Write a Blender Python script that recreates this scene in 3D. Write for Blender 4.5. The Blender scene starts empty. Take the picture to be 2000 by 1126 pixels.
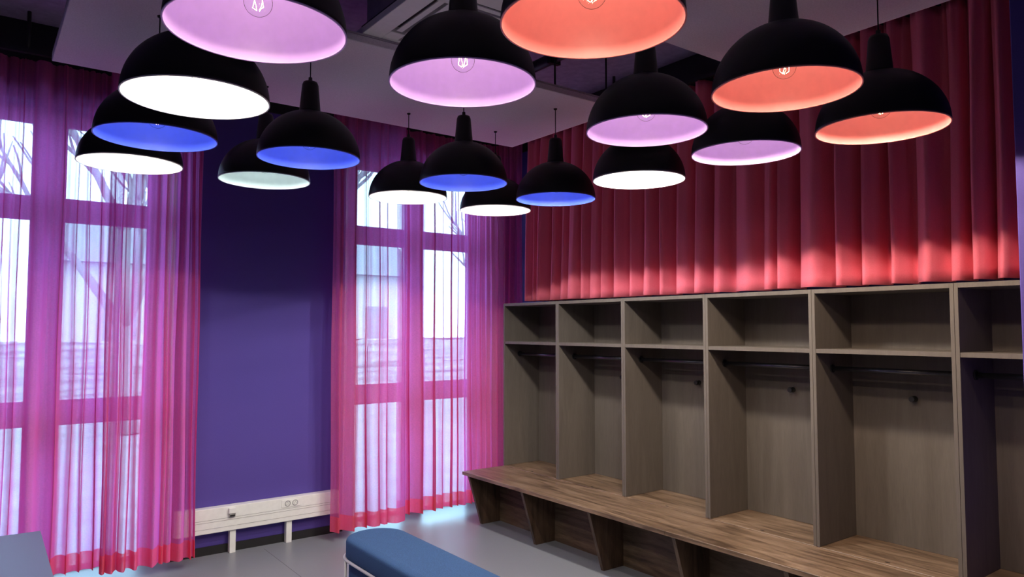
import bpy, bmesh, math, random
from mathutils import Vector, Matrix
random.seed(7)
S = bpy.context.scene
COL = S.collection
R = math.radians

# ---------------------------------------------------------------- camera, sky, exposure
cam = bpy.data.cameras.new('camera')
cam.lens = 1403 / 2000 * 36
cam.sensor_width = 36
cam.clip_start = 0.05
camo = bpy.data.objects.new('camera', cam)
COL.objects.link(camo)
camo.location = (0, 0, 1.68)
camo.rotation_euler = (R(93.14), 0, R(-36.8))
S.camera = camo

SKY = 9.0
w = bpy.data.worlds.new('overcast_sky')
S.world = w
w.use_nodes = True
bg = w.node_tree.nodes['Background']
bg.inputs['Color'].default_value = (0.42, 0.74, 1.0, 1)
bg.inputs['Strength'].default_value = SKY

S.view_settings.view_transform = 'Standard'
S.view_settings.look = 'None'
S.view_settings.exposure = 0.0
S.view_settings.gamma = 1.0
S.view_settings.use_curve_mapping = False

# lamp light: W of the bulb inside its shade, and of the beam it throws below
P_IN = 1.15
P_DOWN = 16.0
WARM = (1.0, 0.80, 0.60)
COOL = (1.0, 0.93, 0.84)

# portals let the sky in through the two window openings
for nm, x0, x1 in (('sky_portal', -0.34, 1.11), ('sky_portal', 2.61, 3.99)):
    a = bpy.data.lights.new(nm, 'AREA')
    a.shape = 'RECTANGLE'
    a.size = x1 - x0
    a.size_y = 3.16
    a.cycles.is_portal = True
    o = bpy.data.objects.new(nm, a)
    COL.objects.link(o)
    o.location = ((x0 + x1) / 2, 6.03, 1.58)
    o.rotation_euler = (R(-90), 0, 0)

# ---------------------------------------------------------------- materials
def mat(name):
    m = bpy.data.materials.new(name)
    m.use_nodes = True
    nt = m.node_tree
    return m, nt, nt.nodes['Principled BSDF']

def N(nt, t, **k):
    n = nt.nodes.new(t)
    for a, b in k.items():
        setattr(n, a, b)
    return n

def simple(name, col, rough=0.6, metal=0.0, var=0.12, scale=40, bump=0.0, spec=0.5, coords='pos', stretch=(1, 1, 1)):
    """procedural noise over a base colour"""
    m, nt, p = mat(name)
    L = nt.links
    if coords == 'pos':
        g = N(nt, 'ShaderNodeNewGeometry').outputs['Position']
    else:
        g = N(nt, 'ShaderNodeTexCoord').outputs['Object']
    mp = N(nt, 'ShaderNodeMapping')
    mp.inputs['Scale'].default_value = stretch
    L.new(g, mp.inputs['Vector'])
    n = N(nt, 'ShaderNodeTexNoise')
    n.inputs['Scale'].default_value = scale
    n.inputs['Detail'].default_value = 4
    L.new(mp.outputs[0], n.inputs['Vector'])
    r = N(nt, 'ShaderNodeValToRGB')
    r.color_ramp.elements[0].position = 0.3
    r.color_ramp.elements[1].position = 0.7
    r.color_ramp.elements[0].color = (*[c * (1 - var) for c in col], 1)
    r.color_ramp.elements[1].color = (*[min(1, c * (1 + var)) for c in col], 1)
    L.new(n.outputs['Fac'], r.inputs['Fac'])
    L.new(r.outputs[0], p.inputs['Base Color'])
    p.inputs['Roughness'].default_value = rough
    p.inputs['Metallic'].default_value = metal
    p.inputs['Specular IOR Level'].default_value = spec
    if bump:
        b = N(nt, 'ShaderNodeBump')
        b.inputs['Strength'].default_value = bump
        b.inputs['Distance'].default_value = 0.002
        L.new(n.outputs['Fac'], b.inputs['Height'])
        L.new(b.outputs[0], p.inputs['Normal'])
    return m

def wood(name, c0, c1, c2, along='y', rough=0.5, pore=0.35):
    m, nt, p = mat(name)
    L = nt.links
    g = N(nt, 'ShaderNodeNewGeometry').outputs['Position']
    mp = N(nt, 'ShaderNodeMapping')
    s = {'y': (9, 0.9, 9), 'z': (9, 9, 0.9), 'x': (0.9, 9, 9)}[along]
    mp.inputs['Scale'].default_value = s
    L.new(g, mp.inputs['Vector'])
    n = N(nt, 'ShaderNodeTexNoise')
    n.inputs['Scale'].default_value = 1.6
    n.inputs['Detail'].default_value = 8
    n.inputs['Roughness'].default_value = 0.62
    n.inputs['Distortion'].default_value = 1.2
    L.new(mp.outputs[0], n.inputs['Vector'])
    r = N(nt, 'ShaderNodeValToRGB')
    e = r.color_ramp.elements
    e[0].position = 0.33; e[0].color = (*c0, 1)
    e[1].position = 0.70; e[1].color = (*c2, 1)
    k = e.new(0.5); k.color = (*c1, 1)
    L.new(n.outputs['Fac'], r.inputs['Fac'])
    # fine pores
    mp2 = N(nt, 'ShaderNodeMapping')
    mp2.inputs['Scale'].default_value = tuple(v * 14 for v in s)
    L.new(g, mp2.inputs['Vector'])
    n2 = N(nt, 'ShaderNodeTexNoise')
    n2.inputs['Scale'].default_value = 1.2
    L.new(mp2.outputs[0], n2.inputs['Vector'])
    mx = N(nt, 'ShaderNodeMix', data_type='RGBA', blend_type='MULTIPLY')
    mx.inputs[0].default_value = pore
    L.new(r.outputs[0], mx.inputs[6])
    L.new(n2.outputs['Color'], mx.inputs[7])
    r2 = N(nt, 'ShaderNodeValToRGB')
    r2.color_ramp.elements[0].position = 0.35; r2.color_ramp.elements[0].color = (.45, .45, .45, 1)
    r2.color_ramp.elements[1].position = 0.55; r2.color_ramp.elements[1].color = (1, 1, 1, 1)
    L.new(n2.outputs['Fac'], r2.inputs['Fac'])
    L.new(r2.outputs[0], mx.inputs[7])
    L.new(mx.outputs[2], p.inputs['Base Color'])
    p.inputs['Roughness'].default_value = rough
    b = N(nt, 'ShaderNodeBump')
    b.inputs['Strength'].default_value = 0.15
    b.inputs['Distance'].default_value = 0.001
    L.new(n2.outputs['Fac'], b.inputs['Height'])
    L.new(b.outputs[0], p.inputs['Normal'])
    return m

def sheer(name, cover, col_d, col_t, weave=True):
    """open-weave voile: threads scatter and transmit, gaps let light straight through"""
    m, nt, p = mat(name)
    nt.nodes.remove(p)
    L = nt.links
    out = nt.nodes['Material Output']
    tr = N(nt, 'ShaderNodeBsdfTransparent')
    df = N(nt, 'ShaderNodeBsdfDiffuse'); df.inputs['Color'].default_value = (*col_d, 1)
    tl = N(nt, 'ShaderNodeBsdfTranslucent'); tl.inputs['Color'].default_value = (*col_t, 1)
    cloth = N(nt, 'ShaderNodeMixShader'); cloth.inputs[0].default_value = 0.45
    L.new(df.outputs[0], cloth.inputs[1]); L.new(tl.outputs[0], cloth.inputs[2])
    mix = N(nt, 'ShaderNodeMixShader')
    L.new(tr.outputs[0], mix.inputs[1]); L.new(cloth.outputs[0], mix.inputs[2])
    # thread density: slubs running across and down
    g = N(nt, 'ShaderNodeNewGeometry').outputs['Position']
    acc = None
    for sc, wgt in (((60, 60, 420), 0.30), ((420, 420, 50), 0.22), ((14, 14, 9), 0.10), ((11, 11, 0.35), 0.42)):
        mp = N(nt, 'ShaderNodeMapping'); mp.inputs['Scale'].default_value = sc
        L.new(g, mp.inputs['Vector'])
        n = N(nt, 'ShaderNodeTexNoise'); n.inputs['Scale'].default_value = 1.0; n.inputs['Detail'].default_value = 2
        L.new(mp.outputs[0], n.inputs['Vector'])
        s = N(nt, 'ShaderNodeMath', operation='MULTIPLY_ADD')
        L.new(n.outputs['Fac'], s.inputs[0]); s.inputs[1].default_value = wgt
        s.inputs[2].default_value = -wgt * 0.5
        if acc is None:
            acc = s.outputs[0]
        else:
            a = N(nt, 'ShaderNodeMath', operation='ADD'); L.new(acc, a.inputs[0]); L.new(s.outputs[0], a.inputs[1]); acc = a.outputs[0]
    # a slanting cloth shows more thread: gap ** (1/cos)
    geo = N(nt, 'ShaderNodeNewGeometry')
    dot = N(nt, 'ShaderNodeVectorMath', operation='DOT_PRODUCT')
    L.new(geo.outputs['Normal'], dot.inputs[0]); L.new(geo.outputs['Incoming'], dot.inputs[1])
    ab = N(nt, 'ShaderNodeMath', operation='ABSOLUTE'); L.new(dot.outputs['Value'], ab.inputs[0])
    mxm = N(nt, 'ShaderNodeMath', operation='MAXIMUM'); L.new(ab.outputs[0], mxm.inputs[0]); mxm.inputs[1].default_value = 0.12
    inv = N(nt, 'ShaderNodeMath', operation='DIVIDE'); inv.inputs[0].default_value = 1.0; L.new(mxm.outputs[0], inv.inputs[1])
    gap = N(nt, 'ShaderNodeMath', operation='SUBTRACT'); gap.inputs[0].default_value = 1 - cover; L.new(acc, gap.inputs[1])
    gc = N(nt, 'ShaderNodeClamp'); gc.inputs['Min'].default_value = 0.001; gc.inputs['Max'].default_value = 1.0
    L.new(gap.outputs[0], gc.inputs[0])
    pw = N(nt, 'ShaderNodeMath', operation='POWER'); L.new(gc.outputs[0], pw.inputs[0]); L.new(inv.outputs[0], pw.inputs[1])
    fac = N(nt, 'ShaderNodeMath', operation='SUBTRACT'); fac.inputs[0].default_value = 1.0; L.new(pw.outputs[0], fac.inputs[1])
    L.new(fac.outputs[0], mix.inputs[0])
    L.new(mix.outputs[0], out.inputs['Surface'])
    return m

M = {}
M['purple'] = simple('purple_wall_paint', (0.080, 0.052, 0.31), 0.75, var=0.06, scale=180, bump=0.15)
M['ceiling'] = simple('dark_ceiling_paint', (0.30, 0.25, 0.36), 0.9, var=0.15, scale=20)
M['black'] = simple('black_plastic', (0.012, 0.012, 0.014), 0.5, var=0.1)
M['floor'] = simple('grey_vinyl_floor', (0.225, 0.240, 0.275), 0.37, var=0.10, scale=220, spec=0.4)
M['raft'] = simple('acoustic_felt', (0.82, 0.74, 0.82), 0.95, var=0.08, scale=160, bump=0.3)
M['raft_edge'] = simple('raft_edge', (0.5, 0.44, 0.5), 0.9)
M['white'] = simple('white_lacquer', (0.86, 0.83, 0.78), 0.42, var=0.03)
M['acwhite'] = simple('unit_white', (0.86, 0.82, 0.86), 0.45, var=0.03)
M['acdark'] = simple('vent_dark', (0.03, 0.03, 0.035), 0.6)
M['grey'] = simple('grey_plastic', (0.30, 0.30, 0.30), 0.5)
M['frame'] = simple('window_frame_paint', (0.72, 0.69, 0.72), 0.5, var=0.04)
M['laminate'] = wood('grey_brown_laminate', (0.108, 0.090, 0.077), (0.120, 0.101, 0.087), (0.135, 0.115, 0.100), 'z', 0.62, 0.14)
M['oak'] = wood('brown_oak', (0.075, 0.045, 0.028), (0.21, 0.135, 0.086), (0.33, 0.225, 0.155), 'y', 0.36)
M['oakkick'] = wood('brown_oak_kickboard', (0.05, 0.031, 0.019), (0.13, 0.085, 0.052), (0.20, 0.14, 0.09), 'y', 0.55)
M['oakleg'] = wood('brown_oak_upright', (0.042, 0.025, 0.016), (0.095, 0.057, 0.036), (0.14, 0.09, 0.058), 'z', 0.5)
M['seam'] = simple('floor_weld', (0.11, 0.115, 0.125), 0.7)
M['steel'] = simple('dark_steel_tube', (0.09, 0.09, 0.105), 0.3, metal=0.8)
M['shade'] = simple('black_shade_lacquer', (0.010, 0.010, 0.011), 0.42, var=0.1, spec=0.35)
M['cord'] = simple('black_cord', (0.01, 0.01, 0.01), 0.8)
M['bluefab'] = simple('blue_upholstery', (0.027, 0.078, 0.20), 0.95, var=0.30, scale=300, bump=0.5)
M['tube'] = simple('white_tube', (0.62, 0.60, 0.62), 0.35, var=0.02)
M['table'] = simple('grey_table_laminate', (0.085, 0.125, 0.21), 0.4, var=0.06, scale=200)
M['brass'] = simple('bulb_cap', (0.45, 0.36, 0.22), 0.35, metal=0.9)
LIN = {'lilac': (0.68, 0.45, 0.94), 'coral': (0.82, 0.27, 0.26), 'white': (0.86, 0.88, 0.86), 'blue': (0.085, 0.15, 0.86), 'pale': (0.60, 0.76, 0.80)}
for k, c in LIN.items():
    M[k] = simple(k + '_lining_paint', c, 0.38, var=0.03, scale=30)
M['sheer'] = sheer('pink_voile', 0.66, (0.82, 0.16, 0.28), (0.90, 0.20, 0.80))
M['hem'] = sheer('pink_voile_doubled', 0.93, (0.92, 0.14, 0.22), (0.95, 0.10, 0.32))

def drape():
    m, nt, p = mat('deep_pink_drape')
    L = nt.links
    g = N(nt, 'ShaderNodeNewGeometry').outputs['Position']
    mp = N(nt, 'ShaderNodeMapping'); mp.inputs['Scale'].default_value = (120, 120, 500)
    L.new(g, mp.inputs['Vector'])
    n = N(nt, 'ShaderNodeTexNoise'); n.inputs['Scale'].default_value = 1.0
    L.new(mp.outputs[0], n.inputs['Vector'])
    r = N(nt, 'ShaderNodeValToRGB')
    r.color_ramp.elements[0].color = (0.80, 0.125, 0.20, 1)
    r.color_ramp.elements[1].color = (0.93, 0.215, 0.30, 1)
    L.new(n.outputs['Fac'], r.inputs['Fac'])
    L.new(r.outputs[0], p.inputs['Base Color'])
    p.inputs['Roughness'].default_value = 0.85
    p.inputs['Sheen Weight'].default_value = 0.12
    p.inputs['Sheen Tint'].default_value = (1, 0.55, 0.75, 1)
    b = N(nt, 'ShaderNodeBump'); b.inputs['Strength'].default_value = 0.2; b.inputs['Distance'].default_value = 0.001
    L.new(n.outputs['Fac'], b.inputs['Height']); L.new(b.outputs[0], p.inputs['Normal'])
    return m
M['drape'] = drape()

def glassy(name, gloss):
    m, nt, p = mat(name)
    nt.nodes.remove(p)
    L = nt.links
    tr = N(nt, 'ShaderNodeBsdfTransparent'); tr.inputs['Color'].default_value = (0.97, 0.985, 0.98, 1)
    gl = N(nt, 'ShaderNodeBsdfGlossy'); gl.inputs['Roughness'].default_value = 0.03
    fr = N(nt, 'ShaderNodeFresnel'); fr.inputs['IOR'].default_value = gloss
    mx = N(nt, 'ShaderNodeMixShader')
    L.new(fr.outputs[0], mx.inputs[0]); L.new(tr.outputs[0], mx.inputs[1]); L.new(gl.outputs[0], mx.inputs[2])
    L.new(mx.outputs[0], nt.nodes['Material Output'].inputs['Surface'])
    return m
M['glass'] = glassy('window_glass', 1.35)
M['bulbglass'] = glassy('bulb_glass', 1.03)

def emit(name, col, st):
    m, nt, p = mat(name)
    p.inputs['Base Color'].default_value = (*col, 1)
    p.inputs['Emission Color'].default_value = (*col, 1)
    p.inputs['Emission Strength'].default_value = st
    return m
M['filament'] = emit('glowing_filament', (1.0, 0.70, 0.30), 5)

# ---------------------------------------------------------------- mesh helpers
def box(bm, x0, x1, y0, y1, z0, z1):
    vs = [bm.verts.new(p) for p in ((x0, y0, z0), (x1, y0, z0), (x1, y1, z0), (x0, y1, z0), (x0, y0, z1), (x1, y0, z1), (x1, y1, z1), (x0, y1, z1))]
    for f in ((0, 3, 2, 1), (4, 5, 6, 7), (0, 1, 5, 4), (1, 2, 6, 5), (2, 3, 7, 6), (3, 0, 4, 7)):
        bm.faces.new([vs[i] for i in f])

def prism(bm, pts, axis, a, b):
    """polygon pts in the plane across `axis`, extruded from a to b"""
    def P(u, v, t):
        return {'x': (t, u, v), 'y': (u, t, v), 'z': (u, v, t)}[axis]
    A = [bm.verts.new(P(u, v, a)) for u, v in pts]
    B = [bm.verts.new(P(u, v, b)) for u, v in pts]
    n = len(pts)
    bm.faces.new(A); bm.faces.new(B[::-1])
    for i in range(n):
        bm.faces.new((A[i], B[i], B[(i + 1) % n], A[(i + 1) % n]))

def lathe(bm, prof, seg=48, c=(0, 0, 0), smooth=True, closed=False):
    rings = []
    for r, z in prof:
        if r < 1e-5:
            rings.append([bm.verts.new((c[0], c[1], c[2] + z))])
        else:
            rings.append([bm.verts.new((c[0] + r * math.cos(2 * math.pi * i / seg), c[1] + r * math.sin(2 * math.pi * i / seg), c[2] + z)) for i in range(seg)])
    pairs = list(zip(rings[:-1], rings[1:]))
    if closed:
        pairs.append((rings[-1], rings[0]))
    for a, b in pairs:
        for i in range(seg):
            j = (i + 1) % seg
            if len(a) == 1 and len(b) == 1:
                continue
            if len(a) == 1:
                f = bm.faces.new((a[0], b[j], b[i]))
            elif len(b) == 1:
                f = bm.faces.new((a[i], a[j], b[0]))
            else:
                f = bm.faces.new((a[i], a[j], b[j], b[i]))
            f.smooth = smooth

def tube(bm, pts, r, seg=10, closed=False, radii=None):
    pts = [Vector(p) for p in pts]
    n = len(pts)
    rings = []
    prev = None
    for i, p in enumerate(pts):
        if closed:
            t = (pts[(i + 1) % n] - pts[i - 1]).normalized()
        else:
            t = (pts[min(i + 1, n - 1)] - pts[max(i - 1, 0)]).normalized()
        if prev is None:
            u = t.orthogonal().normalized()
        else:
            u = (prev - t * prev.dot(t)).normalized()
        prev = u
        v = t.cross(u)
        rr = radii[i] if radii else r
        rings.append([bm.verts.new(p + (u * math.cos(2 * math.pi * k / seg) + v * math.sin(2 * math.pi * k / seg)) * rr) for k in range(seg)])
    pr = list(zip(rings[:-1], rings[1:]))
    if closed:
        pr.append((rings[-1], rings[0]))
    for a, b in pr:
        for k in range(seg):
            f = bm.faces.new((a[k], a[(k + 1) % seg], b[(k + 1) % seg], b[k])); f.smooth = True
    if not closed:
        bm.faces.new(rings[0][::-1]); bm.faces.new(rings[-1])

def obj(name, bm, m, parent=None, bevel=0.0, loc=None, seg=1):
    bmesh.ops.recalc_face_normals(bm, faces=bm.faces[:])
    me = bpy.data.meshes.new(name)
    bm.to_mesh(me); bm.free()
    for k in (m if isinstance(m, (list, tuple)) else [m]):
        me.materials.append(M[k])
    o = bpy.data.objects.new(name, me)
    COL.objects.link(o)
    if parent:
        o.parent = parent
    if loc:
        o.location = loc
    if bevel:
        b = o.modifiers.new('bevel', 'BEVEL')
        b.width = bevel; b.segments = seg; b.limit_method = 'ANGLE'
    return o

def bx(name, dims, m, parent=None, bevel=0.0, off=(0, 0, 0)):
    bm = bmesh.new()
    x0, x1, y0, y1, z0, z1 = dims
    box(bm, x0 - off[0], x1 - off[0], y0 - off[1], y1 - off[1], z0 - off[2], z1 - off[2])
    return obj(name, bm, m, parent, bevel)

def thing(name, label, cat, loc=(0, 0, 0), group=None):
    o = bpy.data.objects.new(name, None)
    COL.objects.link(o)
    o.empty_display_size = 0.1
    o.location = loc
    o['label'] = label; o['category'] = cat
    if group:
        o['group'] = group
    return o

def tag(o, label, cat, group=None):
    o['label'] = label; o['category'] = cat
    if group:
        o['group'] = group
    return o

def struct(o, label=None, cat=None):
    o['kind'] = 'structure'
    if label:
        o['label'] = label
    if cat:
        o['category'] = cat
    return o

def copy_tree(o, parent=None):
    c = o.copy()
    COL.objects.link(c)
    c.parent = parent
    for ch in list(o.children):
        copy_tree(ch, c)
    return c

# ---------------------------------------------------------------- room shell
WY, WX, CZ = 5.70, 4.27, 3.72
LX, BY = -2.6, -1.6
WIN = [(-0.44, 1.17), (2.50, 4.18)]   # window openings along the window wall
WZ0, WZ1 = 0.0, 3.20
WT = 0.34
struct(bx('floor', (LX - 0.1, WX + 0.1, BY - 0.1, WY + WT, -0.12, 0), 'floor'), 'smooth grey speckled vinyl floor', 'floor')
fs = bx('floor_seam', (1.826, 1.829, 4.6, 5.60, -0.001, 0.0006), 'seam', bpy.data.objects['floor'])
struct(bx('ceiling', (LX - 0.1, WX + 0.1, BY - 0.1, WY + WT, CZ, CZ + 0.12), 'ceiling'), 'dark painted ceiling above the hanging panels', 'ceiling')
bm = bmesh.new()
segs = [(LX, WIN[0][0]), (WIN[0][1], WIN[1][0]), (WIN[1][1], WX + 0.1)]
for a, b in segs:
    box(bm, a, b, WY, WY + WT, 0, CZ)
for a, b in WIN:
    box(bm, a, b, WY, WY + WT, WZ1, CZ)
struct(obj('wall_window', bm, 'purple'), 'dark purple wall with two tall curtained windows', 'wall')
struct(bx('wall_right', (WX, WX + 0.12, BY, WY, 0, CZ), 'purple'), 'purple wall behind the pink drape and wardrobe', 'wall')
struct(bx('wall_left', (LX - 0.1, LX, BY - 0.1, WY, 0, CZ), 'purple'), 'purple wall beyond the left of the picture', 'wall')
struct(bx('wall_back', (LX, WX + 0.1, BY - 0.1, BY, 0, CZ), 'purple'), 'purple wall behind the viewer', 'wall')
struct(bx('wall_pier', (3.36, WX, BY, 1.085, 0, CZ), 'purple', bevel=0.004), 'purple wall pier at the right edge of the picture', 'wall')
bb = bx('baseboard_window', (WIN[0][1], WIN[1][0], WY - 0.012, WY, 0, 0.062), 'black')
struct(bb, 'black skirting under the white cable trunking', 'baseboard')

# windows -------------------------------------------------------------------
def window(idx, x0, x1, panes, label):
    fy0, fy1 = WY + 0.22, WY + 0.29
    bm = bmesh.new()
    jw = 0.065
    (pa, pb), (pc, pd) = panes
    f0, f1 = pa - jw, pd + jw
    xm = (pb + pc) / 2
    z0f, zt = 0.015, 3.107
    box(bm, f0, pa, fy0, fy1, 0, WZ1)
    box(bm, pd, f1, fy0, fy1, 0, WZ1)
    box(bm, pa, pd, fy0, fy1, zt, WZ1)
    box(bm, pa, pd, fy0, fy1, 0, z0f)
    box(bm, pb, pc, fy0, fy1, z0f, zt)
    for a, b in panes:
        box(bm, a, b, fy0 + 0.004, fy1 - 0.004, 2.433, 2.583)
        box(bm, a, b, fy0 + 0.004, fy1 - 0.004, 1.014, 1.169)
    root = obj('window_%d' % idx, bm, 'frame')
    struct(root, label, 'window')
    # splayed white reveals from the room face of the wall back to the frame
    for fa, wa in ((f0, x0), (f1, x1)):
        bm = bmesh.new()
        prism(bm, [(wa, WY + 0.001), (fa, fy0), (fa, WY + WT), (wa, WY + WT)], 'z', 0.001, WZ1)
        obj('window_reveal', bm, 'frame', root)
    for a, b in panes:
        for z0, z1 in ((z0f, 1.014), (1.169, 2.433), (2.583, zt)):
            bx('window_pane', (a, b, fy0 + 0.030, fy0 + 0.036, z0, z1), 'glass', root)
            bm = bmesh.new()
            t = 0.010
            box(bm, a, a + t, fy0 + 0.012, fy0 + 0.030, z0, z1); box(bm, b - t, b, fy0 + 0.012, fy0 + 0.030, z0, z1)
            box(bm, a + t, b - t, fy0 + 0.012, fy0 + 0.030, z0, z0 + t); box(bm, a + t, b - t, fy0 + 0.012, fy0 + 0.030, z1 - t, z1)
            obj('glazing_bead', bm, 'frame', root)
    bm = bmesh.new()
    tube(bm, [(xm + 0.05, fy0, 1.30), (xm + 0.05, fy0 - 0.04, 1.30), (xm + 0.05, fy0 - 0.045, 1.29), (xm + 0.05, fy0 - 0.045, 1.18)], 0.008, 8)
    obj('window_handle', bm, 'white', root)
window(1, WIN[0][0], WIN[0][1], ((-0.25, 0.294), (0.483, 1.025)), 'tall paned window behind the left sheer curtain')
window(2, WIN[1][0], WIN[1][1], ((2.70, 3.20), (3.38, 3.90)), 'tall paned window behind the sheer curtain beside the wardrobe')

# ---------------------------------------------------------------- curtains
def interp(xs, ys, x):
    if x <= xs[0]:
        return ys[0]
    for i in range(len(xs) - 1):
        if x <= xs[i + 1]:
            t = (x - xs[i]) / (xs[i + 1] - xs[i])
            return ys[i] + (ys[i + 1] - ys[i]) * t
    return ys[-1]

def cloth(edges, z0, z1, P, amp_top, amp_bot, seed, skew=(0.10, 0.22), cols=12, rows=26, fine=0.5, lean=0.02, zsplit=None):
    """pleated sheet: `edges` are the places of the fold edges along the wall; P(u, depth, z) -> point.
    returns bmesh for rows above zsplit, and one for rows below (the hem)"""
    rnd = random.Random(seed)
    n = len(edges) - 1
    A = [rnd.uniform(0.6, 1.15) for _ in range(n + 1)]
    K = [rnd.uniform(*skew) for _ in range(n + 1)]
    D = [rnd.uniform(-1, 1) for _ in range(n + 1)]
    F = [rnd.uniform(0, 6.28) for _ in range(n + 1)]
    def pt(i, p, z):
        t = (z - z0) / (z1 - z0)          # 0 hem, 1 top
        w0 = edges[i + 1] - edges[i]
        a = (A[i] + (A[min(i + 1, n)] - A[i]) * p)
        k = K[i]
        amp = (amp_bot + (amp_top - amp_bot) * t ** 0.8) * a * min(1.25, 0.45 + abs(w0) / 0.16)
        ph = 2 * math.pi * p
        u = edges[i] + w0 * (p + k * math.sin(ph) * (1 - 0.35 * t))
        d = amp * (0.5 - 0.5 * math.cos(ph)) + 0.12 * amp * math.sin(3 * ph + F[i]) * (0.5 + t)
        d += amp_top * fine * 0.35 * math.sin(ph * 4 + F[i]) * t ** 3
        dd = D[i] + (D[min(i + 1, n)] - D[i]) * p
        u += lean * dd * (1 - t) + 0.004 * math.sin(z * 3.1 + F[i] + p)
        return P(u, d, z)
    zs = [z0 + (z1 - z0) * j / rows for j in range(rows + 1)]
    if zsplit:
        zs = [z0, (z0 + zsplit) / 2, zsplit] + [z for z in zs if z > zsplit + 0.05]
    def grid(zz):
        bm = bmesh.new()
        prev = None
        for z in zz:
            row = [bm.verts.new(pt(i, c / cols, z)) for i in range(n) for c in range(cols)] + [bm.verts.new(pt(n - 1, 1.0, z))]
            if prev:
                for q in range(len(row) - 1):
                    f = bm.faces.new((prev[q], prev[q + 1], row[q + 1], row[q])); f.smooth = True
            prev = row
        return bm
    if zsplit:
        return grid([z for z in zs if z >= zsplit - 1e-6]), grid([z for z in zs if z <= zsplit + 1e-6])
    return grid(zs), None

def window_curtain(edges, y, label, seed, z0=0.074, hem=0.12):
    def P(u, d, z):
        if u <= 4.0:
            return (u, y - d, z)
        q = u - 4.0      # the last panel swings round the room corner
        t = min(1.0, q / 0.06)
        return (4.0 + 0.5 * q - 0.85 * d * t, y - 0.85 * q - d * (1 - 0.5 * t), z)
    body, low = cloth(edges, z0, 3.44, P, 0.05, 0.092, seed, zsplit=z0 + hem, skew=(-0.26, 0.30))
    r = obj('sheer_curtain', body, 'sheer')
    tag(r, label, 'curtain')
    h = obj('hem', low, 'hem', r)
    h['label'] = 'denser red hem band'
    return r

window_curtain([-0.75, -0.62, -0.50, -0.38, -0.27, -0.17, -0.06, 0.03, 0.13, 0.18, 0.25, 0.39, 0.50, 0.57, 0.63, 0.71, 0.81], 5.63,
               'floor-length pink sheer curtain panel at the far left of the picture', 3)
window_curtain([0.70, 0.745, 0.81, 0.88, 0.97, 1.06, 1.10, 1.15, 1.21, 1.27, 1.30], 5.485,
               'pink sheer curtain panel ending against the purple wall on its right', 5)
window_curtain([2.295, 2.40, 2.52, 2.60, 2.71, 2.79, 2.96], 5.485,
               'pink sheer curtain panel whose left edge hangs over the white trunking', 11)
window_curtain([2.945, 3.02, 3.08, 3.24, 3.36, 3.44, 3.54, 3.60, 3.67, 3.74, 3.80, 3.85, 3.89, 3.96, 4.04, 4.10, 4.16, 4.22, 4.30], 5.63,
               'pink sheer curtain panel next to the wardrobe in the room corner', 13)

redges = [1.09, 1.20, 1.31, 1.42, 1.54, 1.64, 1.84, 1.98, 2.11, 2.27, 2.52, 2.63, 2.75, 3.02, 3.16, 3.30, 3.51, 3.65, 3.81,
          3.98, 4.15, 4.26, 4.37, 4.47, 4.62, 4.76, 4.91, 5.05, 5.14, 5.26]
def PR(u, d, z):
    return (4.20 - d, u, z)
body, low = cloth(redges[::-1], 1.925, 3.44, PR, 0.12, 0.165, 21, skew=(-0.14, -0.03), cols=14, rows=24, lean=0.012)
dr = tag(obj('drape', body, 'drape'), 'opaque deep pink pleated drape hanging above the wardrobe', 'curtain')
for o in (dr,):
    s = o.modifiers.new('thickness', 'SOLIDIFY'); s.thickness = 0.002

# curtain rails
for nm, d in (('shadow_strip_1', (WX - 0.02, WX - 0.001, 1.09, 5.698, 3.40, CZ - 0.001)), ('shadow_strip_2', (LX + 0.01, WX - 0.02, WY - 0.02, WY - 0.001, 3.40, CZ - 0.001))):  # added strips, their black stands in for the unlit wall above the curtains
    struct(bx(nm, d, 'black'), 'added black strip for the shade along the top of the wall above the curtains', 'shadow_strip')
r = bx('curtain_rail', (LX + 0.4, 4.12, 5.485, 5.52, 3.446, 3.474), 'black')
tag(r, 'black curtain rail along the window wall', 'rail')
r = bx('curtain_rail', (4.085, 4.12, 1.09, 5.48, 3.446, 3.474), 'black')
tag(r, 'black curtain rail above the opaque pink drape', 'rail')
for nm, pts in (('curtain_rail', [(x, 5.502) for x in (-1.8, -0.6, 0.222, 1.8, 3.2)]), ('curtain_rail.001', [(4.102, y) for y in (1.5, 2.8, 4.1, 5.2)])):
    for x, y in pts:
        bm = bmesh.new(); tube(bm, [(x, y, 3.465), (x, y, CZ)], 0.012, 8)
        obj('rail_hanger', bm, 'black', bpy.data.objects[nm])

# ---------------------------------------------------------------- hanging ceiling panels, pipe, air conditioner
def raft(y0, y1, label):
    x0, x1 = 0.28, 3.283
    t = thing('ceiling_panel', label, 'ceiling panel', ((x0 + x1) / 2, (y0 + y1) / 2, 3.07), 'acoustic ceiling panels')
    cx, cy = (x0 + x1) / 2, (y0 + y1) / 2
    a, b = (x1 - x0) / 2, (y1 - y0) / 2
    bx('felt_board', (-a, a, -b, b, 0, 0.036), 'raft', t, bevel=0.003)
    bm = bmesh.new()
    box(bm, -a, a, -b, -b + 0.01, 0.037, 0.046); box(bm, -a, a, b - 0.01, b, 0.037, 0.046)
    box(bm, -a, -a + 0.01, -b, b, 0.037, 0.046); box(bm, a - 0.01, a, -b, b, 0.037, 0.046)
    obj('edge_profile', bm, 'raft_edge', t)
    for hx in (-1.0, 0.99, 1.42):
        for hy in (-b + 0.08, b - 0.08):
            bm = bmesh.new()
            tube(bm, [(hx, hy, 0.03), (hx, hy, CZ - 3.07)], 0.006, 8)
            lathe(bm, [(0, 0), (0.018, 0), (0.018, 0.02), (0, 0.02)], 12, (hx, hy, 0.034), False)
            obj('hanging_rod', bm, 'black', t)
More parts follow.
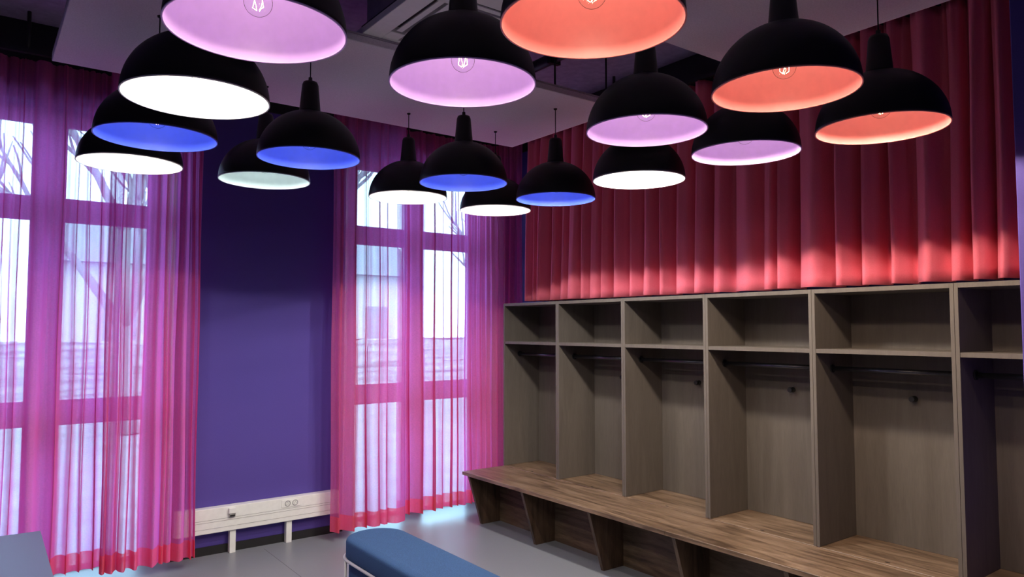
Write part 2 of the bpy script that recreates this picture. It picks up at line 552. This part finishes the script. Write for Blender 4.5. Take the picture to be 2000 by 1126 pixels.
raft(3.19, 4.385, 'pale felt ceiling panel nearest the window wall')
raft(1.10, 2.302, 'pale felt ceiling panel nearest the viewer')

bm = bmesh.new()
tube(bm, [(3.06, BY + 0.3, 3.49), (3.06, 5.3, 3.49)], 0.038, 16)
pp = tag(obj('ceiling_pipe', bm, 'black'), 'black pipe running under the dark ceiling towards the windows', 'pipe')
for y in (0.5, 2.2, 3.62, 4.9):
    bm = bmesh.new(); box(bm, 3.045, 3.075, y - 0.012, y + 0.012, 3.52, CZ); box(bm, 3.015, 3.105, y - 0.016, y + 0.016, 3.445, 3.535)
    obj('pipe_clamp', bm, 'black', pp)

ax0, ax1, ay0, ay1, az = 1.476, 2.256, 2.49, 3.18, 3.118
ac = thing('air_conditioner', 'white ceiling cassette air conditioner in the gap between felt panels', 'air conditioner', ((ax0 + ax1) / 2, (ay0 + ay1) / 2, az))
ox, oy, oz = ac.location
ay1 = 3.27
def acb(name, dims, m, bev=0.0):
    return bx(name, dims, m, ac, bev, (ox, oy, oz))
bm = bmesh.new()
W = 0.10; G = 0.075
X0, X1, Y0, Y1 = ax0 - ox, ax1 - ox, ay0 - oy, ay1 - oy
# outer ring
box(bm, X0, X0 + W, Y0, Y1, 0, 0.035); box(bm, X1 - W, X1, Y0, Y1, 0, 0.035)
box(bm, X0 + W, X1 - W, Y0, Y0 + W, 0, 0.035); box(bm, X0 + W, X1 - W, Y1 - W, Y1, 0, 0.035)
# corner blocks between the four outlets
for sx in (0, 1):
    for sy in (0, 1):
        cx0 = X0 + W if sx == 0 else X1 - W - 0.08
        cy0 = Y0 + W if sy == 0 else Y1 - W - 0.08
        box(bm, cx0, cx0 + 0.08, cy0, cy0 + 0.08, 0, 0.035)
# centre grille frame
box(bm, X0 + W + G, X1 - W - G, Y0 + W + G, Y1 - W - G, 0.004, 0.035)
obj('fascia', bm, 'acwhite', ac, 0.002)
acb('casing', (ax0 + 0.04, ax1 - 0.04, ay0 + 0.04, ay1 - 0.04, az + 0.06, CZ - 0.08), 'ceiling')
acb('duct_recess', (ax0 + 0.02, ax1 - 0.02, ay0 + 0.02, ay1 - 0.02, az + 0.036, az + 0.06), 'acdark')
c0x, c1x, c0y, c1y = X0 + W, X1 - W, Y0 + W, Y1 - W
for q, (a, b, c, d, al) in enumerate(((c0x + 0.025, c0x + 0.055, c0y + 0.09, c1y - 0.09, 'y'), (c1x - 0.055, c1x - 0.025, c0y + 0.09, c1y - 0.09, 'y'),
                                      (c0x + 0.09, c1x - 0.09, c0y + 0.025, c0y + 0.055, 'x'), (c0x + 0.09, c1x - 0.09, c1y - 0.055, c1y - 0.025, 'x'))):
    bm = bmesh.new(); box(bm, a, b, c, d, 0.006, 0.012)
    obj('air_flap', bm, 'acwhite', ac)
for k in range(9):
    x = X0 + W + G + 0.05 + k * (X1 - X0 - 2 * (W + G) - 0.1) / 8
    bm = bmesh.new(); box(bm, x - 0.006, x + 0.006, Y0 + W + G + 0.04, Y1 - W - G - 0.04, -0.002, 0.004)
    obj('grille_slat', bm, 'grey', ac)
for hx in (X0 + 0.12, X1 - 0.12):
    for hy in (Y0 + 0.12, Y1 - 0.12):
        bm = bmesh.new(); tube(bm, [(hx, hy, 0.3), (hx, hy, CZ - az)], 0.006, 8); obj('hanging_rod', bm, 'black', ac)

# ---------------------------------------------------------------- pendant lamps
RIM = 0.25
def ell(rx, h, n, z0=0.0, a0=0.0, a1=90.0):
    return [(rx * math.cos(R(a0 + (a1 - a0) * i / n)), z0 + h * math.sin(R(a0 + (a1 - a0) * i / n))) for i in range(n + 1)]
cache = {}
def lamp(x, y, z, kind, label, ztop, warm, pin, pdn):
    t = thing('pendant_lamp', label, 'lamp', (x, y, z), 'black dome pendant lamps')
    def part(key, name, make, m, parent=None):
        k = (key, m if isinstance(m, str) else m[0])
        if k not in cache:
            bm = bmesh.new(); make(bm)
            cache[k] = obj(name, bm, m, parent or t)
            return cache[k]
        o = cache[k].copy(); COL.objects.link(o); o.parent = parent or t
        return o
    def mk_shade(bm):
        outer = [(RIM, 0.0)] + ell(RIM, 0.238, 22, 0.0, 3, 80)
        outer = [p for p in outer if p[0] > 0.052] + [(0.052, 0.236)]
        inner = [(p[0] - 0.003, max(0.0, p[1] - 0.002)) for p in outer][::-1]
        lathe(bm, outer + inner, 64, closed=True)
    part('shade', 'shade', mk_shade, 'shade')
    def mk_lining(bm):
        inner = [(RIM - 0.0032, -0.0006)] + [(r_ - 0.0045, z_ - 0.003) for r_, z_ in ell(RIM, 0.238, 22, 0.0, 3, 80)] + [(0.03, 0.228), (0.0, 0.228)]
        lathe(bm, inner, 64)
        lathe(bm, [(RIM + 0.0006, 0.0025), (RIM + 0.0006, -0.0012), (RIM - 0.0045, -0.0012), (RIM - 0.0045, 0.0025)], 64, closed=True)
    li = part('lining', 'shade_lining', mk_lining, kind)
    li['label'] = {'lilac': 'lilac painted inside', 'coral': 'coral painted inside', 'white': 'bright white inside', 'blue': 'blue painted inside', 'pale': 'pale white inside'}[kind]
    part('neck', 'neck', lambda bm: lathe(bm, [(0.0, 0.228), (0.056, 0.232), (0.052, 0.240), (0.040, 0.372), (0.034, 0.387), (0.010, 0.392), (0.009, 0.412), (0.0, 0.412)], 32), 'shade')
    H = ztop - z
    key = 'cord%.3f' % H
    def mk_cord(bm):
        tube(bm, [(0, 0, 0.41), (0, 0, H)], 0.0028, 8)
        if H > 0.9:
            lathe(bm, [(0, H - 0.025), (0.045, H - 0.025), (0.05, H - 0.003), (0, H - 0.003)], 24)
        else:
            lathe(bm, [(0, H - 0.008), (0.010, H - 0.008), (0.012, H - 0.001), (0, H - 0.001)], 16)
    part(key, 'cord', mk_cord, 'cord')
    part('socket', 'bulb_socket', lambda bm: lathe(bm, [(0, 0.229), (0.022, 0.229), (0.022, 0.165), (0.017, 0.155), (0, 0.155)], 24), 'black')
    bl = part('bulb', 'bulb', lambda bm: (lathe(bm, [(0.0, 0.045)] + [(0.040 * math.sin(R(a)), 0.085 - 0.040 * math.cos(R(a))) for a in range(12, 150, 12)] + [(0.016, 0.135), (0.015, 0.150)], 32),), 'bulbglass')
    part('cap', 'bulb_cap', lambda bm: lathe(bm, [(0.0, 0.136), (0.0145, 0.136), (0.0145, 0.158), (0, 0.158)], 20), 'brass', bl)
    def mk_fil(bm):
        for k in range(4):
            an = k * math.pi / 2 + 0.4
            tube(bm, [(0.004 * math.cos(an), 0.004 * math.sin(an), 0.125), (0.016 * math.cos(an), 0.016 * math.sin(an), 0.095), (0.016 * math.cos(an + .5), 0.016 * math.sin(an + .5), 0.070), (0.005 * math.cos(an), 0.005 * math.sin(an), 0.062)], 0.0009, 5)
    part('fil', 'filament', mk_fil, 'filament', bl)
    col = WARM if warm else COOL
    l = bpy.data.lights.new('bulb_light', 'POINT'); l.energy = pin; l.color = col; l.shadow_soft_size = 0.012
    o = bpy.data.objects.new('bulb_light', l); COL.objects.link(o); o.parent = t; o.location = (0, 0, 0.085)
    s = bpy.data.lights.new('bulb_beam', 'SPOT'); s.energy = pdn; s.color = col; s.shadow_soft_size = 0.05
    s.spot_size = R(140); s.spot_blend = 0.05
    o = bpy.data.objects.new('bulb_beam', s); COL.objects.link(o); o.parent = t; o.location = (0, 0, 0.078)
    return t

RZ = 3.071
LAMPS = [
    (0.624, 2.052, 2.528, 'lilac', 'large lilac-lined pendant lamp at the top left, cut by the picture edge', RZ, 1, 1.1, 1),
    (0.619, 2.729, 2.505, 'white', 'large bright white-lined pendant lamp below the cut-off lilac one on the left', CZ, 0, 4.5, 1),
    (0.621, 3.455, 2.518, 'blue', 'leftmost blue-lined pendant lamp, overlapping a white-lined one', RZ, 0, 1.15, 1),
    (0.629, 4.170, 2.534, 'white', 'leftmost white-lined pendant lamp in front of the left sheer curtain', RZ, 0, 2.2, 1),
    (1.307, 4.110, 2.520, 'pale', 'dimmer white-lined pendant lamp in front of the purple wall', RZ, 0, 1.0, 1),
    (1.317, 3.456, 2.526, 'blue', 'blue-lined pendant lamp in front of the purple wall', RZ, 0, 1.1, 1),
    (1.311, 2.033, 2.509, 'lilac', 'large lilac-lined pendant lamp with a visible bulb left of the cut-off coral one', RZ, 1, 1.15, 1),
    (1.317, 1.397, 2.502, 'coral', 'largest coral-lined pendant lamp, cut by the top picture edge', RZ, 1, 1.15, 1),
    (2.217, 4.083, 2.519, 'white', 'small white-lined pendant lamp just left of the middle blue one', RZ, 0, 2.4, 1),
    (2.212, 3.419, 2.504, 'blue', 'blue-lined pendant lamp in the middle, directly below a large lilac one', RZ, 0, 1.1, 1),
    (2.917, 4.095, 2.505, 'white', 'smallest white-lined pendant lamp, half hidden between two blue-lined ones', RZ, 0, 2.0, 2.75),
    (2.914, 3.435, 2.489, 'blue', 'rightmost blue-lined pendant lamp in front of the drape corner', RZ, 0, 1.1, 2.475),
    (2.231, 2.042, 2.501, 'lilac', 'lilac-lined pendant lamp directly above the rightmost white one', RZ, 1, 1.1, 1.2),
    (2.892, 2.706, 2.487, 'white', 'rightmost white-lined pendant lamp in front of the pink drape', CZ, 0, 4.0, 3.025),
    (2.262, 1.418, 2.513, 'coral', 'coral-lined pendant lamp in the middle of the three coral ones', RZ, 1, 1.05, 1.3),
    (2.917, 2.043, 2.509, 'lilac', 'rightmost lilac-lined pendant lamp in front of the pink drape', RZ, 1, 0.935, 2.75),
    (2.946, 1.417, 2.492, 'coral', 'rightmost coral-lined pendant lamp, lowest of the three coral ones', RZ, 1, 0.95, 3.025),
]
for (x, y, z, kind, lab, zt, wm, a, b) in LAMPS:
    lamp(x, y, z, kind, lab, zt, wm, P_IN * a, P_DOWN * b)

# ---------------------------------------------------------------- wardrobe units on the bench
FX, BXW = 3.839, 4.25
Y0U, PITCH = 5.262, 0.7485
ZB, ZT = 0.4545, 1.900
T = 0.0185
u = thing('wardrobe_unit', '', 'wardrobe', (FX, Y0U - PITCH / 2, ZB), 'open wardrobe units in the row')
hw = PITCH / 2 - 0.0008
Dp = BXW - FX
Hh = ZT - ZB
bx('side_panel', (0, Dp, hw - T, hw, 0, Hh), 'laminate', u, 0.0008)
bx('side_panel', (0, Dp, -hw, -hw + T, 0, Hh), 'laminate', u, 0.0008)
bx('top_panel', (0, Dp, -hw + T, hw - T, Hh - 0.024, Hh), 'laminate', u, 0.0008)
bx('back_panel', (Dp - 0.012, Dp, -hw + T, hw - T, 0, Hh - 0.024), 'laminate', u)
bx('shelf', (0.002, Dp - 0.012, -hw + T, hw - T, 1.537 - ZB, 1.561 - ZB), 'laminate', u, 0.0008)
bm = bmesh.new(); tube(bm, [(0.17, -hw + T, 1.445 - ZB), (0.17, hw - T, 1.445 - ZB)], 0.0145, 16)
rl = obj('hanging_rail', bm, 'steel', u)
for s in (-1, 1):
    bm = bmesh.new(); tube(bm, [(0.17, s * (hw - T), 1.445 - ZB), (0.17, s * (hw - T - 0.008), 1.445 - ZB)], 0.024, 16)
    obj('rail_bracket', bm, 'black', rl)
bm = bmesh.new()
tube(bm, [(Dp - 0.012, 0, 1.283 - ZB), (Dp - 0.018, 0, 1.283 - ZB), (Dp - 0.019, 0, 1.283 - ZB), (Dp - 0.04, 0, 1.283 - ZB), (Dp - 0.045, 0, 1.283 - ZB), (Dp - 0.056, 0, 1.283 - ZB)], 0.01, 14,
     radii=[0.017, 0.017, 0.008, 0.008, 0.017, 0.015])
obj('coat_knob', bm, 'black', u)
unit_labels = ['leftmost open grey-brown wardrobe compartment, next to the corner sheer curtain',
               'second open grey-brown wardrobe compartment from the sheer curtain',
               'third open grey-brown wardrobe compartment from the sheer curtain',
               'fourth open grey-brown wardrobe compartment from the sheer curtain',
               'widest-looking open grey-brown wardrobe compartment, second from the purple pier',
               'dark rightmost wardrobe compartment, partly hidden by the purple pier']
for i in range(6):
    o = u if i == 0 else copy_tree(u)
    o.location = (FX, Y0U - PITCH * (i + 0.5), ZB)
    o['label'] = unit_labels[i]

# bench ----------------------------------------------------------------------
be = thing('bench', 'long brown wood-grain bench on slanted leg panels running under the wardrobe', 'bench', (3.8, 3.0, 0))
def bbx(name, dims, m, bev=0.0, parent=None):
    return bx(name, dims, m, parent or be, bev, (3.8, 3.0, 0) )
bbx('seat_plank', (3.402, 3.836, 3.0005, 5.262, 0.422, 0.450), 'oak', 0.0015)
bbx('seat_plank', (3.402, 3.836, 1.09, 2.9995, 0.422, 0.450), 'oak', 0.0015)
for i in range(6):
    y1 = Y0U - PITCH * i; y0 = max(y1 - PITCH, 1.09)
    sb = bbx('base_board', (3.840, 4.25, y0 + 0.0006, y1 - 0.0006, 0.422, 0.4535), 'oak', 0.0018)
    yc = Y0U - PITCH * (i + 0.5)
    if i < 5:
        bm = bmesh.new()
        pts = [(0.006 * math.cos(a), (0.014 if abs(math.sin(a)) > 0 else 0) * math.sin(a)) for a in [k * math.pi / 8 for k in range(16)]]
        prism(bm, [(3.874 - 3.8 + px, yc - 3.0 + py) for px, py in pts], 'z', 0.4533, 0.4542)
        obj('finger_slot', bm, 'black', sb)
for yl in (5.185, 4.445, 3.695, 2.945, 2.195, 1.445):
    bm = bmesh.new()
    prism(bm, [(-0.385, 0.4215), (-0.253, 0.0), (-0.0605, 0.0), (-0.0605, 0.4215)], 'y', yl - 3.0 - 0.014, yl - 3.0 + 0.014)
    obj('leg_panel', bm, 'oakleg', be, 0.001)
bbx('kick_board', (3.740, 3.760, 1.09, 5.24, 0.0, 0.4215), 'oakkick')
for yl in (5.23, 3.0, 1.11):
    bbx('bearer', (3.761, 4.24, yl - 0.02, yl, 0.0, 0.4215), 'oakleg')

# ---------------------------------------------------------------- cable trunking
tr = thing('cable_trunking', 'cream wall trunking with sockets, raised on posts below the purple wall', 'trunking', (1.8, 5.66, 0.0))
bx('trunking_body', (1.20, 2.44, 5.625, 5.699, 0.171, 0.352), 'white', tr, 0.003, (1.8, 5.66, 0))
for z in (0.205, 0.252, 0.268):
    bx('cover_joint', (1.20, 2.44, 5.6238, 5.626, z, z + 0.0018), 'grey', tr, 0, (1.8, 5.66, 0))
for x in (1.606, 2.034):
    bx('post', (x - 0.022, x + 0.022, 5.64, 5.687, 0.0, 0.172), 'white', tr, 0.002, (1.8, 5.66, 0))
so = bx('socket_plate', (1.965, 2.125, 5.621, 5.626, 0.280, 0.338), 'white', tr, 0.001, (1.8, 5.66, 0))
for cx in (2.013, 2.072):
    bm = bmesh.new()
    tube(bm, [(cx - 1.8 + 0.020 * math.cos(k * math.pi / 12), 5.6205 - 5.66, 0.309 + 0.020 * math.sin(k * math.pi / 12)) for k in range(24)], 0.0028, 6, closed=True)
    obj('socket_ring', bm, 'grey', so)
    bm = bmesh.new()
    prism(bm, [(cx - 1.8 + 0.017 * math.cos(k * math.pi / 10), 0.309 + 0.017 * math.sin(k * math.pi / 10)) for k in range(20)], 'y', 5.6207 - 5.66, 5.6195 - 5.66)
    obj('socket_face', bm, 'white', so)
    bm = bmesh.new()
    for sx, sz in ((-0.007, -0.004), (0.007, -0.004), (0, 0.010)):
        tube(bm, [(cx - 1.8 + sx, 5.6199 - 5.66, 0.309 + sz), (cx - 1.8 + sx, 5.6185 - 5.66, 0.309 + sz)], 0.0026, 8)
    obj('socket_hole', bm, 'black', so)
da = bx('data_outlet', (1.565, 1.617, 5.602, 5.626, 0.300, 0.338), 'white', tr, 0.002, (1.8, 5.66, 0))
bx('outlet_port', (1.569, 1.613, 5.606, 5.6255, 0.276, 0.2995), 'grey', da, 0.001, (1.8, 5.66, 0))
bx('outlet_opening', (1.573, 1.609, 5.6045, 5.6062, 0.279, 0.290), 'black', da, 0, (1.8, 5.66, 0))

# ---------------------------------------------------------------- blue upholstered stool bench
def stadium(x0, x1, y0, y1, r, n=14):
    pts = []
    for cx, cy, a0 in ((x1 - r, y1 - r, 0), (x0 + r, y1 - r, 90), (x0 + r, y0 + r, 180), (x1 - r, y0 + r, 270)):
        for k in range(n + 1):
            a = R(a0 + 90 * k / n)
            pts.append((cx + r * math.cos(a), cy + r * math.sin(a)))
    return pts
def slab(bm, rings, smooth=True):
    """rings: list of (inset, z) on the same stadium"""
    R_ = []
    for ins, z in rings:
        r = max(0.01, RR - ins)
        R_.append([bm.verts.new((x, y, z)) for x, y in stadium(ox0 + ins, ox1 - ins, oy0 + ins, oy1 - ins, r)])
    n = len(R_[0])
    for a, b in zip(R_[:-1], R_[1:]):
        for k in range(n):
            f = bm.faces.new((a[k], a[(k + 1) % n], b[(k + 1) % n], b[k])); f.smooth = smooth
    bm.faces.new(R_[0][::-1]); f = bm.faces.new(R_[-1])
ox0, ox1, oy0, oy1, RR = -0.185, 0.185, -0.70, 0.70, 0.175
st = thing('upholstered_stool', 'long blue upholstered stool with rounded end and white tube frame', 'stool', (1.965, 3.435, 0))
bm = bmesh.new(); slab(bm, [(0.012, 0.335), (0.003, 0.338), (0.0, 0.345), (0.0, 0.425), (0.003, 0.436), (0.010, 0.444), (0.022, 0.449), (0.05, 0.452)])
obj('seat_cushion', bm, 'bluefab', st)
bm = bmesh.new(); slab(bm, [(0.022, 0.09), (0.018, 0.095), (0.018, 0.33), (0.022, 0.334)])
obj('upholstered_base', bm, 'bluefab', st)
bm = bmesh.new(); tube(bm, [(x, y, 0.335) for x, y in stadium(ox0 - 0.008, ox1 + 0.008, oy0 - 0.008, oy1 + 0.008, RR + 0.008)], 0.0085, 10, closed=True)
obj('frame_ring', bm, 'tube', st)
for sx in (-1, 1):
    for sy in (-1, 1):
        bm = bmesh.new()
        X = sx * (0.185 + 0.008); Y = sy * 0.545
        tube(bm, [(X, Y, 0.33), (X, Y, 0.0)], 0.008, 10)
        obj('leg', bm, 'tube', st)
        bm = bmesh.new(); lathe(bm, [(0, 0), (0.012, 0), (0.012, 0.008), (0, 0.008)], 12, (X, Y, 0))
        obj('foot_pad', bm, 'black', st)

# ---------------------------------------------------------------- grey table, bottom left
tb = thing('table', 'plain grey-blue table top at the bottom left in front of the sheer curtain', 'table', (-0.12, 3.45, 0))
bm = bmesh.new()
prism(bm, [(0.405, 0.667), (0.395, -0.70), (-0.42, -0.70), (-0.42, 0.70)], 'z', 0.696, 0.720)
obj('tabletop', bm, 'table', tb, 0.002)
for sx in (-0.38, 0.355):
    for sy in (-0.64, 0.61):
        bx('leg', (sx - 0.018, sx + 0.018, sy - 0.018, sy + 0.018, 0, 0.695), 'tube', tb, 0.003)
for sy in (-0.64, 0.61):
    bx('rail', (-0.36, 0.336, sy - 0.012, sy + 0.012, 0.655, 0.694), 'tube', tb)

# ---------------------------------------------------------------- outside the windows
M['ground'] = simple('pale_paving', (0.26, 0.27, 0.29), 0.9, var=0.15, scale=3)
M['bark'] = simple('bark', (0.34, 0.32, 0.32), 0.9)
M['plaster'] = simple('pale_plaster', (0.62, 0.62, 0.60), 0.9)
M['roof'] = simple('grey_roof', (0.28, 0.28, 0.30), 0.9)
M['hedge'] = simple('frosty_hedge', (0.42, 0.45, 0.44), 0.95, var=0.15, scale=8)
M['dglass'] = simple('dark_window', (0.30, 0.33, 0.37), 0.3)
struct(bx('floor_outside', (-25, 40, 6.045, 60, -0.35, -0.15), 'ground'), 'pale paving outside the windows', 'ground')
def tree(x, y, h, seed, label):
    rnd = random.Random(seed)
    t = thing('bare_tree', label, 'tree', (x, y, -0.15), 'bare trees outside')
    bm = bmesh.new(); bm2 = bmesh.new()
    def grow(b, p, d, L, r, lev):
        pts = [p]; q = p; dd = d
        for k in range(4):
            dd = (dd + Vector((rnd.uniform(-.16, .16), rnd.uniform(-.16, .16), 0.05))).normalized()
            q = q + dd * L / 4; pts.append(q)
        tube(b, pts, r, 5 if lev else 8, radii=[r * (1 - 0.12 * k) for k in range(5)])
        if lev < 3:
            for k in range(5 if lev else 7):
                a = rnd.uniform(0, 6.28); s = rnd.uniform(0.5, 0.9)
                nd = (dd + Vector((math.cos(a) * s, math.sin(a) * s, rnd.uniform(0.0, 0.4)))).normalized()
                grow(bm2, pts[rnd.choice((2, 3, 4, 4))], nd, L * rnd.uniform(0.5, 0.68), r * 0.5, lev + 1)
    grow(bm, Vector((0, 0, 0)), Vector((0, 0, 1)), h * 0.42, h * 0.022, 0)
    obj('trunk', bm, 'bark', t)
    obj('branches', bm2, 'bark', t)
tree(2.2, 14.0, 8.5, 1, 'bare tree outside, seen through the left sheer curtain')
tree(9.6, 13.0, 8.0, 2, 'bare tree outside, seen through the corner sheer curtain')
tree(7.0, 17.0, 9.0, 4, 'farther bare tree outside behind the corner sheer curtain')
h = thing('house', 'pale house with grey roof outside behind the bare trees', 'building', (9.5, 34, -0.15))
bx('wall', (-7, 7, -4, 4, 0, 4.2), 'plaster', h)
bm = bmesh.new(); prism(bm, [(-4.5, 4.2), (4.5, 4.2), (0, 7.0)], 'x', -7.4, 7.4); obj('roof', bm, 'roof', h)
for wx in (-5.2, -2.6, 0, 2.6, 5.2):
    f = bx('window', (wx - 0.65, wx + 0.65, -4.06, -4.0, 1.2, 2.9), 'plaster', h)
    bx('pane', (wx - 0.55, wx + 0.55, -4.08, -4.06, 1.3, 2.8), 'dglass', f)
bm = bmesh.new()
rnd = random.Random(9)
box(bm, -3, 22, 21.0, 22.2, -0.15, 1.3)
bmesh.ops.subdivide_edges(bm, edges=bm.edges[:], cuts=24, use_grid_fill=True)
for f in bm.faces:
    f.smooth = True
for v in bm.verts:
    v.co += Vector((rnd.uniform(-.2, .2), rnd.uniform(-.05, .05), rnd.uniform(-.03, .05) if v.co.z > 0 else 0))
tag(obj('hedge', bm, 'hedge'), 'low clipped hedge outside across the windows', 'hedge')
